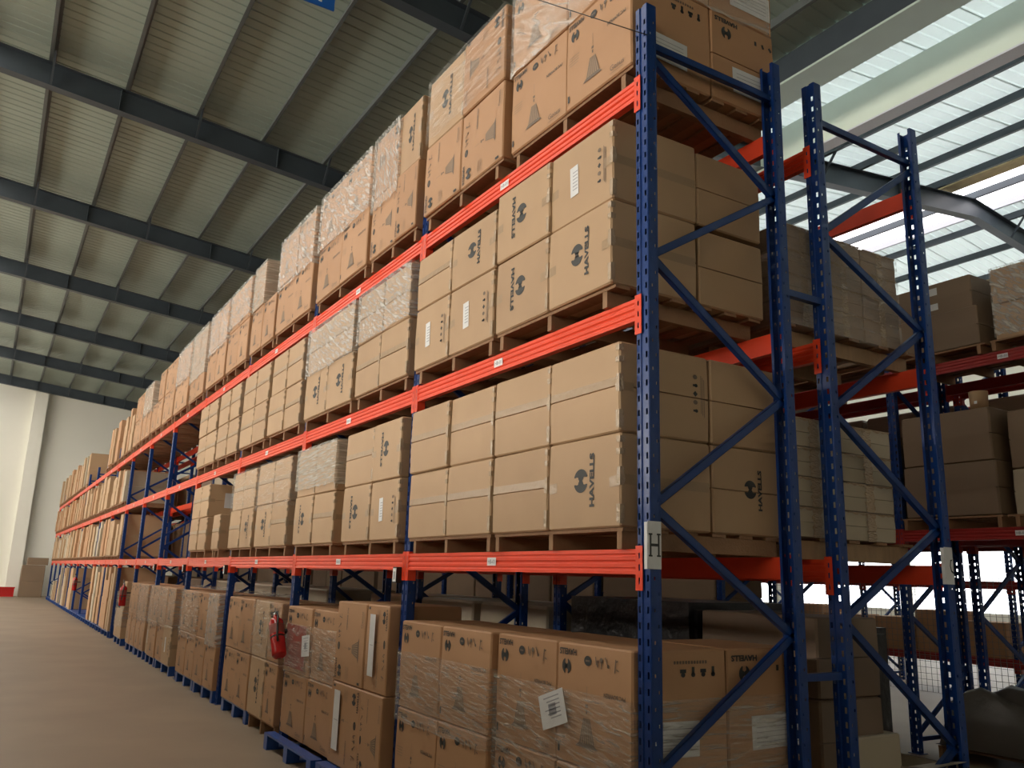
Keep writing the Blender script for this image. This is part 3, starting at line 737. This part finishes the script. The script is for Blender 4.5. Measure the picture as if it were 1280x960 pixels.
# cartons too far off to show singly: bays eight to sixteen
def far_cartons():
    mb = MB(); rr = random.Random(5)
    def stackrow(y0, y1, z0, hmax, x0=-.06):
        y = y0
        while y < y1-.25:
            w_ = rr.choice([.3, .42, .5, .62]); w_ = min(w_, y1-y); h = hmax*rr.choice([.78, .9, 1, 1]); x = x0+rr.uniform(-.03, .05)
            m = rr.choice([K_TAN, K_TAN, K_ORANGE, K_GREY])
            mb.box(x, x+1.1, y, y+w_-.02, z0, z0+h*.5-.005, m); mb.box(x+.01, x+1.1, y+.005, y+w_-.02, z0+h*.5, z0+h, m); y += w_+rr.choice([0, .04, .12, .26])
    for b in range(7, 16):
        Y = b*2.8
        for lv in (1, 2, 3):
            if lv == 3 and b in (9, 10): continue
            for k in (0, 1):
                if lv == 3 and b == 11 and k == 0: continue
                y0 = Y+.12+1.35*k; stackrow(y0, y0+1.25, ZB[lv], {1: 1.0, 2: .98, 3: 1.15}[lv])
        if b in (7, 8): stackrow(Y+.08, Y+2.72, .15, 1.5, -.05)
        elif b in (11, 12, 13): stackrow(Y+.2, Y+2.2, .15, 1.4)
        elif b == 14: stackrow(Y+.1, Y+1.6, .15, .8)
    me = mb.mesh('far_cartons')
    o = link('cartons', me); tag(o, 'mixed tan cartons packed on the far end of the aisle rack', 'cartons', kind='stuff')
    mb = MB(); y = 13.9
    while y < 46:
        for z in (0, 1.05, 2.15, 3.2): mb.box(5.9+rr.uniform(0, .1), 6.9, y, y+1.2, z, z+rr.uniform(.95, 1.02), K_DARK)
        y += 1.3
    o = link('cartons', mb.mesh('deep_cartons')); tag(o, 'dark cartons stored deep behind the rear rack, seen through gaps', 'cartons', kind='stuff')
    pb = MB()
    for b in range(7, 16):
        for lv in (0, 1, 2, 3):
            if lv == 3 and b in (9, 10): continue
            z = BT[lv]; m = BLUEP if lv == 0 else WOOD
            for k in (0, 1):
                y0 = b*2.8+.12+1.35*k
                pb.box(-.04, 1.1, y0, y0+1.25, ZB[lv]-.03, ZB[lv]-.004, m)
                for yy in (y0+.02, y0+.6, y0+1.17): pb.box(-.035, 1.08, yy, yy+.05, z+.002, ZB[lv]-.03, m)
    o = link('pallets', pb.mesh('far_pallets')); tag(o, 'wooden and blue pallets on the far end of the aisle rack', 'pallets', kind='stuff')
far_cartons()
# tall carton standing alone on the top shelf past the empty bays
tc_ = put_carton('N', (.65, .56, .487), (.52, 31.25, 4.437+.002), (.5, 1.1, 1.25), 'tall dark carton standing alone past the empty top bays', None)

# ------------------------------------------------------------------ loads of the rack behind
def gload(bay, lv, x0, x1, nx, y0, y1, ny, z0, h, nz, board, film=None, marks=True, shine=False, near=True):
    pallet(x0+.0, y0+.0, y1-y0, x1-x0+.16 if lv else x1-x0, BT[lv], z0-BT[lv]-.002, 'pale wooden pallet on the rear rack, %s, %s bay' % (SHELF[lv], ORD[bay]), 'pallets on the rear rack', pale=True, boards=5)
    dx = (x1-x0)/nx; dy = (y1-y0)/ny
    for k in range(nz):
        for i in range(nx):
            for j in range(ny):
                o = put_carton('N', (.65, .56, .487), (x0+dx*(i+.5), y0+dy*(j+.5), z0+h*k), (dy-.008, dx-.008, h-.004),
                    'small rear rack carton, %s tier up, %s from the left, %s' % (ORD[k], ORD[i], SHELF[lv]), 'cartons on the rear rack', 0, None, board)
                if shine and j == 0:
                    link('clear_tape_cross', TAPEX, o)
def tapex():
    mb = MB(); rr = random.Random(9); y = -.325-.0042
    n = 9
    a = [(-.035-rr.uniform(0, .025), y, .487*k/n) for k in range(n+1)]; b = [(.035+rr.uniform(0, .025), y-.002*rr.random(), .487*k/n) for k in range(n+1)]
    mb.add(a+b, [(k, k+1, n+2+k, n+1+k) for k in range(n)], SHINE)
    m = 16
    a = [(-.26+.52*k/m, y-.001, .487-.008-rr.uniform(.01, .05)) for k in range(m+1)]; b = [(-.26+.52*k/m, y-.0015-.003*rr.random(), .487-.003) for k in range(m+1)]
    mb.add(a+b, [(k, k+1, m+2+k, m+1+k) for k in range(m)], SHINE)
    return mb.mesh('tape_cross')
TAPEX = tapex()
gload(0, 1, 1.16, 2.16, 2, .10, 1.30, 1, 1.962, .178, 4, K_GREY, shine=True)
gload(0, 2, 1.22, 2.37, 3, .11, 1.31, 1, 3.262, .165, 4, K_MID, shine=True)
put_film('G', 1.22, 2.37, .11, 1.31, 3.262, 3.92, 'thin clear film round the small cartons on the rear middle shelf')
gload(0, 0, 1.42, 1.98, 1, .15, 1.1, 1, .13, .46, 3, K_DARK)
# black wrapped load on the floor behind, and cartons in front of it
o = link('wrapped_load', MB().box(1.45, 2.4, 1.25, 2.65, .0, 1.55, BLACKF).box(1.5, 2.36, 1.22, 1.25, .1, 1.5, BLACKF).mesh('wrapped'))
tag(o, 'black wrapped bulky load on the floor under the rear rack', 'load')
o = link('wrapped_load', MB().box(2.02, 2.62, .55, 1.15, .0, 1.42, BLACKF).box(2.06, 2.58, .53, .55, .05, 1.38, BLACKF).mesh('wrapped'))
tag(o, 'narrow black wrapped load at the right end of the rear rack', 'load')
def open_carton(x, y, z, sx, sy, sz, board, label, flap=.16):
    mb = MB(); t = .008
    mb.box(x, x+sx, y, y+sy, z, z+t, board)
    for b in ((x, x+t, y, y+sy), (x+sx-t, x+sx, y, y+sy), (x+t, x+sx-t, y, y+t), (x+t, x+sx-t, y+sy-t, y+sy)): mb.box(*b, z, z+sz, board)
    o = link('open_carton', mb.mesh('open_carton')); tag(o, label, 'carton')
    f = MB().add([(x, y, z+sz), (x+sx, y, z+sz), (x+sx, y-flap, z+sz+.03), (x, y-flap, z+sz+.02)], [(0,1,2,3)], board)
    f.add([(x, y, z+sz+.004), (x+sx, y, z+sz+.004), (x+sx, y-flap, z+sz+.034), (x, y-flap, z+sz+.024)], [(3,2,1,0)], board)
    link('flap', f.mesh('flap'), o)
    f2 = MB().add([(x+sx, y, z+sz), (x+sx+flap, y, z+sz-.05), (x+sx+flap, y+sy, z+sz-.04), (x+sx, y+sy, z+sz)], [(0,1,2,3)], board)
    f2.add([(x+sx, y, z+sz+.004), (x+sx+flap, y, z+sz-.046), (x+sx+flap, y+sy, z+sz-.036), (x+sx, y+sy, z+sz+.004)], [(3,2,1,0)], board)
    link('flap', f2.mesh('flap'), o)
    return o
put_carton('N', (.65, .56, .487), (1.86, .32, .02), (.4, .5, .40), 'lower dull carton on the floor inside the rear rack end', 'end cartons', 0, None, K_GREY)
put_carton('N', (.65, .56, .487), (1.84, .30, .42), (.38, .46, .42), 'upper dull carton stacked at the rear rack end beside black wrap', 'end cartons', .03, None, K_GREY)
open_carton(2.06, .07, .0, .34, .42, .66, K_GREY, 'open carton with a raised flap at the foot of the rear rack')
# loads deeper in the rear rack, seen through the gaps
for b in range(1, 9):
    Y = b*2.8
    for lv in (0, 1, 2, 3):
        if lv == 3 and b > 3: continue
        if (b, lv) in ((4, 2), (2, 3)): continue
        bd = R.choice([K_DARK, K_GREY, K_TAN])
        hh = {0: .65, 1: .44, 2: .40, 3: .5}[lv]
        for k in (0, 1):
            y0 = Y+.15+1.33*k; ww = 1.2
            if (b*3+lv+k) % 7 == 0: continue
            pallet(1.40, y0, ww, 1.1, BT[lv], ZB[lv]-BT[lv]-.002, '%s pallet on the rear rack behind, %s, %s bay' % (('nearer', 'farther')[k], SHELF[lv], ORD[b]), 'pallets on the rear rack', boards=4)
            for t in range(1):
                put_carton('N', (.65, .56, .487), (1.95, y0+ww/2, ZB[lv]+hh*t), (ww-.02, 1.06, hh*2-.004), 'wide carton, %s load of %s bay, rear rack %s' % (('nearer', 'farther')[k], ORD[b], SHELF[lv]),
                           'wide cartons on the rear rack', 0, None, bd)

# ------------------------------------------------------------------ third rack and beyond
def simple(name, x0, x1, y0, y1, z0, z1, m, label, cat='carton', group=None, endmark=None):
    return put_carton('N', (.65, .56, .487), ((x0+x1)/2, (y0+y1)/2, z0), (y1-y0, x1-x0, z1-z0), label, group, 0, endmark, m)
pallet(5.85, 1.45, 1.15, 1.15, 4.12, .11, 'pallet on the upper shelf of the third rack, left load', None)
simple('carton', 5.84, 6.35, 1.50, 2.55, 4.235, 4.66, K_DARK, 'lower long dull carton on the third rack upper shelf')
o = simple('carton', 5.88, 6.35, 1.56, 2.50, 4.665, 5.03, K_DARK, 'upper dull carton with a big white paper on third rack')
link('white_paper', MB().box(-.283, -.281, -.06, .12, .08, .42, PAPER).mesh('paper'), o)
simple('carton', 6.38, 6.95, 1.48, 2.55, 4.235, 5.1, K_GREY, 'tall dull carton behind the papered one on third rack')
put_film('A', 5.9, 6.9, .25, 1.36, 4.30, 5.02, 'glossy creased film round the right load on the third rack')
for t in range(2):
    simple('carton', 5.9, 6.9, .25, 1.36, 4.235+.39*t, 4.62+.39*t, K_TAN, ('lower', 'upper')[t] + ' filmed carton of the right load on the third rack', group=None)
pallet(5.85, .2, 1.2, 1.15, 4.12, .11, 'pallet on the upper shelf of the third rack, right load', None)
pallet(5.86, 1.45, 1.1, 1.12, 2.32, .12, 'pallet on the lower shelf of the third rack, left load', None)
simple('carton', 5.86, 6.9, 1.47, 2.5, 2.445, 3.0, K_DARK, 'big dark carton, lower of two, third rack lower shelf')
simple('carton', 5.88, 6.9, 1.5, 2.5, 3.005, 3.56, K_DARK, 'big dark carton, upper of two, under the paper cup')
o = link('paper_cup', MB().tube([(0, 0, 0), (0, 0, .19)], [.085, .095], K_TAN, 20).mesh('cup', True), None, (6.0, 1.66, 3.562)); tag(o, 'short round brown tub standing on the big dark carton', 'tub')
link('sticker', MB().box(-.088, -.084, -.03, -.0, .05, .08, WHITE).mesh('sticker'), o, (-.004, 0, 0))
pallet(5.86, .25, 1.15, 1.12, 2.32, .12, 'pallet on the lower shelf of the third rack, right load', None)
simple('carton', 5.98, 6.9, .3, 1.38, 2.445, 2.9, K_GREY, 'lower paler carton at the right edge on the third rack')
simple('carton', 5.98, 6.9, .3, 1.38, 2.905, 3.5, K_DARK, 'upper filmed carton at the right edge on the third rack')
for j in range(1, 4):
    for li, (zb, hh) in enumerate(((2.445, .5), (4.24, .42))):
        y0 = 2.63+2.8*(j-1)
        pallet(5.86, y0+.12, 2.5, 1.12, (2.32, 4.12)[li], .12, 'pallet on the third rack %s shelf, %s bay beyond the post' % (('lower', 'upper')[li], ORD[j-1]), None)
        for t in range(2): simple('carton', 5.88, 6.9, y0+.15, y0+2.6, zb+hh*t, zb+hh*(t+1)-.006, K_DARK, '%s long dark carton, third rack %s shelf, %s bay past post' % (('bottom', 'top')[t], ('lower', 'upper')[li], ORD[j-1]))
for j in range(2, 5):
    y0 = 2.63+2.8*(j-1)
    for k in (0, 1):
        for t in range(2): simple('carton', 5.92, 6.85, y0+.1+1.3*k, y0+1.34+1.3*k, .12+.92*t, 1.03+.92*t, K_DARK, '%s big floor carton of third rack, %s stack, %s bay' % (('lower', 'upper')[t], ORD[k], ORD[j-1]), group='floor cartons of the third rack')
        pallet(5.9, y0+.1+1.3*k, 1.24, 1.0, 0, .118, 'floor pallet of third rack, %s stack, %s bay' % (ORD[k], ORD[j-1]), None)
for j in range(0, 4):
    y0 = 2.63+2.8*(j-1)
    for li, (zb, hh) in enumerate(((2.33, .81), (4.13, .5))):
        if li and j < 2: continue
        for k in (0, 1):
            simple('carton', 7.3, 8.3, y0+.1+1.3*k, y0+1.34+1.3*k, zb, zb+hh*2, K_DARK, '%s tall carton of %s bay, %s shelf behind third rack' % (ORD[k], ORD[j], ('lower', 'upper')[li]), group='cartons behind the third rack')
pallet(5.95, .3, 2.1, 1.0, 0, .12, 'floor pallet under the covered goods below the third rack', None)
mb = MB(); nn = 14; rr = random.Random(8)
vs = [(5.9+1.1*i/nn, .3+2.1*j/nn, 0.14+(.42+.10*math.sin(i*.9)+.07*math.sin(j*1.3)+rr.uniform(-.03, .03))*(1 if 0 < i < nn and 0 < j < nn else 0)) for i in range(nn+1) for j in range(nn+1)]
mb.add(vs, [(i*(nn+1)+j, (i+1)*(nn+1)+j, (i+1)*(nn+1)+j+1, i*(nn+1)+j+1) for i in range(nn) for j in range(nn)], mat('dull_plastic_cover', (.10, .09, .08), .35, bump=.9, bscale=9))
o = link('covered_goods', mb.mesh('covered_goods', True)); tag(o, 'low goods under dark plastic on the floor below the third rack', 'goods')
# low far rack: brown cartons, plastic bags, wire mesh behind
for j in range(4):
    y0 = 4.6+2.8*(j-1)+.15
    for k in range(3):
        simple('carton', 11.62, 12.3, y0+.82*k, y0+.82*k+.78, .63, 1.2+.15*(k % 2), K_ORANGE, '%s reddish brown carton on the low far rack, %s bay' % (ORD[k], ORD[j]), group='cartons on the low far rack')
def wire():
    mb = MB()
    for k in range(81): mb.box(-.003, .003, k*.1-.003, k*.1+.003, 0, 2.0, MESHG)
    for k in range(21): mb.box(-.003, .003, 0, 8, k*.1-.003, k*.1+.003, MESHG)
    return mb.mesh('wire_mesh')
o = link('mesh_partition', wire(), None, (11.3, 2.0, 0)); tag(o, 'wire mesh partition in front of the low far rack', 'mesh')
mb = MB(); rr = random.Random(4); n = 12
vs = [(12.9+1.1*i/n, 3+2.6*j/n, .05+.5*math.sin(math.pi*i/n)*math.sin(math.pi*j/n)+rr.uniform(-.05, .06)*(0 < i < n)*(0 < j < n)) for i in range(n+1) for j in range(n+1)]
mb.add(vs, [(i*(n+1)+j, (i+1)*(n+1)+j, (i+1)*(n+1)+j+1, i*(n+1)+j+1) for i in range(n) for j in range(n)], WHITE)
o = link('plastic_sheet', mb.mesh('plastic_sheet', True)); tag(o, 'crumpled white plastic sheeting heaped beyond the wire mesh', 'sheet')

# ------------------------------------------------------------------ small things on the aisle rack
def paper_note(x, y, z, w_, h_, rx, label, lines=True, name='paper_note'):
    mb = MB(); mb.box(-.0015, .0, -w_/2, w_/2, -h_/2, h_/2, PAPER)
    o = link(name, mb.mesh('note'), None, (x, y, z), (rx, 0, 0)); tag(o, label, 'paper')
    pm = MB()
    for k in range(6): pm.box(-.0022, -.0015, -w_*.32, w_*.3-.02*(k % 3), h_*(.36-.12*k)-.003, h_*(.36-.12*k)+.003, PRINTED)
    pm.box(-.0022, -.0015, -.03, .03, -.03, .03, PRINTED)
    link('print', pm.mesh('print'), o)
    return o
paper_note(-.047, .70, 1.0, .20, .175, -.32, 'tilted white paper stuck on the nearest floor level cartons').scale = (1, 1, 1)
bpy.data.objects['paper_note'].scale = (1, 1.2, 1.0)
paper_note(-.083, 4.78, 1.0, .22, .19, -.12, 'white paper on the filmed load beside the red card')
o = link('red_card', MB().box(-.0015, 0, -.30, .30, -.20, .20, MAROON).mesh('red_card'), None, (-.0795, 5.1, .97)); tag(o, 'dull red card under film beside the extinguisher', 'card')
o = link('shipping_label', MB().box(-.0015, 0, -.052, .052, -.23, .23, PAPER).box(-.002, -.0015, -.03, .03, -.002, .002, PRINTED).mesh('ship'), None, (-.109, 3.12, 1.14)); tag(o, 'tall white label strip on upper carton, second bay floor', 'label')
o = link('shipping_label', MB().box(-.0015, 0, -.066, .066, -.23, .23, PAPER).box(-.002, -.0015, -.045, .045, -.002, .002, PRINTED).mesh('ship2'), None, (-.109, 3.78, .50)); tag(o, 'tall white label strip on lower carton, second bay floor', 'label')
for k, (y, z) in enumerate([(12.25, .55), (12.0, .5), (14.0, .55), (13.4, .5)]):
    pass
o = link('paper_note', MB().box(0, .17, -.0015, 0, -.11, .11, PAPER).mesh('end_note'), None, (.16, 9.798, 2.68)); tag(o, 'white paper on the shaded carton end in the fourth bay', 'paper')
# upright signs
def letter_sign(ch, x, y, z, label):
    mb = MB(); mb.box(0, .085, -.0535, -.0515, -.115, .115, PAPER); mb.box(-.0035, -.0015, -.052, -.03, -.115, .11, PAPER)
    o = link('aisle_sign', mb.mesh('aisle_sign'), None, (x, y, z)); tag(o, label, 'sign')
    d = MB(); v, f, W, H_ = text2d(ch, .0)
    cx = .042 if ch == 'H' else .078
    P_ = [(cx+a*.062/W, b*.105/H_) for a, b in v]
    d.add([(x_, -.0542, z_) if x_ <= .0855 else (.0862, -.0542+x_-.0855, z_) for x_, z_ in P_], f, INK)
    if ch != 'H': mb2 = MB().box(.085, .0857, -.0535, .0, -.115, .115, PAPER); link('folded_side', mb2.mesh('folded_side'), o)
    # serifs of the printed capital
    if ch == 'H':
        for sx in (.016, .068):
            for sz in (-.052, .052): d.add([(sx-.012, -.0543, sz-.004), (sx+.012, -.0543, sz-.004), (sx+.012, -.0543, sz+.004), (sx-.012, -.0543, sz+.004)], [(0,1,2,3)], INK)
    link('letter', d.mesh('letter'), o); return o
letter_sign('H', -.018, 0, 1.855, 'white paper sign with black letter H on the front upright')
letter_sign('G', 2.405, 0, 1.835, 'white paper sign with letter G on the rear rack upright')
gs = bpy.data.objects.new('x', None); bpy.data.objects.remove(gs)
# teal tape holding the sign
# tag holders hanging under the first beam joints
for k in (1, 3, 4, 5):
    y = k*BAY+.07
    mb = MB().box(-.05, -.008, y-.015, y+.055, 1.615, 1.735, BLACK)
    o = link('tag_holder', mb.mesh('tag_holder')); tag(o, 'small black label holder at the %s aisle upright' % ORD[k], 'holder', None)
    link('tag', MB().box(-.053, -.05, y-.008, y+.048, 1.625, 1.725, WHITE).box(-.054, -.053, y+.008, y+.032, 1.64, 1.70, PRINTED).mesh('tag'), o)
# fire extinguishers
def extinguisher():
    root = bpy.data.objects.new('fire_extinguisher', None); C.objects.link(root)
    prof = [(0, 0), (.055, .0), (.068, .012), (.072, .03), (.072, .36), (.066, .385), (.045, .41), (.024, .425), (.022, .45), (0, .45)]
    mb = MB(); n = 24; vs = [(r*math.cos(2*math.pi*k/n), r*math.sin(2*math.pi*k/n), z) for r, z in prof for k in range(n)]
    mb.add(vs, [(i*n+k, i*n+(k+1) % n, (i+1)*n+(k+1) % n, (i+1)*n+k) for i in range(len(prof)-1) for k in range(n)], EXT)
    link('cylinder', mb.mesh('cylinder', True), root)
    link('valve', MB().tube([(0, 0, .44), (0, 0, .475)], .02, STEEL, 12).tube([(0, 0, .465), (0, -.035, .47)], .012, STEEL, 8).mesh('valve', True), root)
    link('handle', MB().bar((0, .02, .48), (0, .11, .50), .022, .012, BLACK).bar((0, .02, .50), (0, .115, .545), .022, .012, BLACK).mesh('handle'), root)
    pts = [(0, -.03, .47), (0, -.07, .45), (-.01, -.10, .39), (-.02, -.105, .30), (-.03, -.095, .20), (-.03, -.085, .12)]
    link('hose', MB().tube(pts, .011, BLACK, 8).mesh('hose', True), root)
    link('strap', MB().tube([(0, 0, .19), (0, 0, .205)], .0745, BLACK, 24, cap=False).mesh('strap', True), root)
    link('instruction_label', MB().tube([(0, 0, .23), (0, 0, .33)], .0727, MAROON, 24, cap=False).mesh('instruction_label', True), root)
    link('bracket', MB().box(.06, .17, -.02, .02, .26, .29, BLACK).mesh('bracket'), root)
    return root
e0 = extinguisher(); e0.location = (-.18, 5.25, .865); e0.rotation_euler = (math.radians(-34), 0, 0)
tag(e0, 'red fire extinguisher hanging tilted at the third aisle upright', 'extinguisher')
hk = MB().tube([(0, 0, 0), (-.09, 0, .01), (-.17, 0, -.02)], .006, STEEL, 6).mesh('wall_hook')
o = link('hook', hk, None, (0, 5.5, 1.33)); bpy.data.objects.remove(o)
for y, lab in ((16.9, 'red fire extinguisher hanging at the seventh aisle upright'), (28.7, 'small red fire extinguisher far down the aisle on an upright')):
    c = copy_tree(e0); c.location = (-.16, y, .85); c.rotation_euler = (math.radians(-4), 0, 0); c['label'] = lab
# far end of the aisle
simple('carton', -1.15, -.1, 47.6, 48.6, .0, 1.6, K_DARK, 'big dull carton stack at the far wall beside the pilaster')
simple('carton', -.95, .0, 47.65, 48.6, 1.61, 1.98, K_DARK, 'low carton on top of the stack at the far wall')
o = link('red_crate', MB().box(-2.05, -1.35, 47.7, 48.3, 0, .45, EXT).mesh('crate')); tag(o, 'red crate on the floor by the far wall', 'crate')
link('rim', MB().box(-2.08, -1.32, 47.67, 48.33, .42, .48, EXT).mesh('rim'), o)
# hanging blue sign over the aisle
o = link('hanging_sign', MB().box(-1.1, .41, -.01, .01, 0, .55, SIGNB).mesh('hang'), None, (0, 7.3, 9.58)); tag(o, 'blue hanging sign with a white character at the top', 'sign')
d = MB(); v, f, W, H_ = text2d('H', .03)
d.add([(.12+a*.2/W, -.0115, .24+b*.34/H_) for a, b in v], f, WHITE); link('letter', d.mesh('sign_letter'), o)
link('hanger', MB().box(-.9, -.89, -.004, .004, .55, 1.3, STEEL).box(.28, .29, -.004, .004, .55, 1.3, STEEL).mesh('hanger'), o)
# cable slung from the end upright
o = link('cable', MB().tube([(0, -.055, 4.67), (-.15, .29, 4.94), (-.3, .64, 5.215), (-.5, 1.1, 5.6), (-1.0, 2.4, 6.8), (-1.9, 5.0, 9.0), (-2.6, 7.6, 10.75)], .003, BLACK, 6).mesh('cable', True)); tag(o, 'thin dark cable slung from the top of the end upright', 'cable')
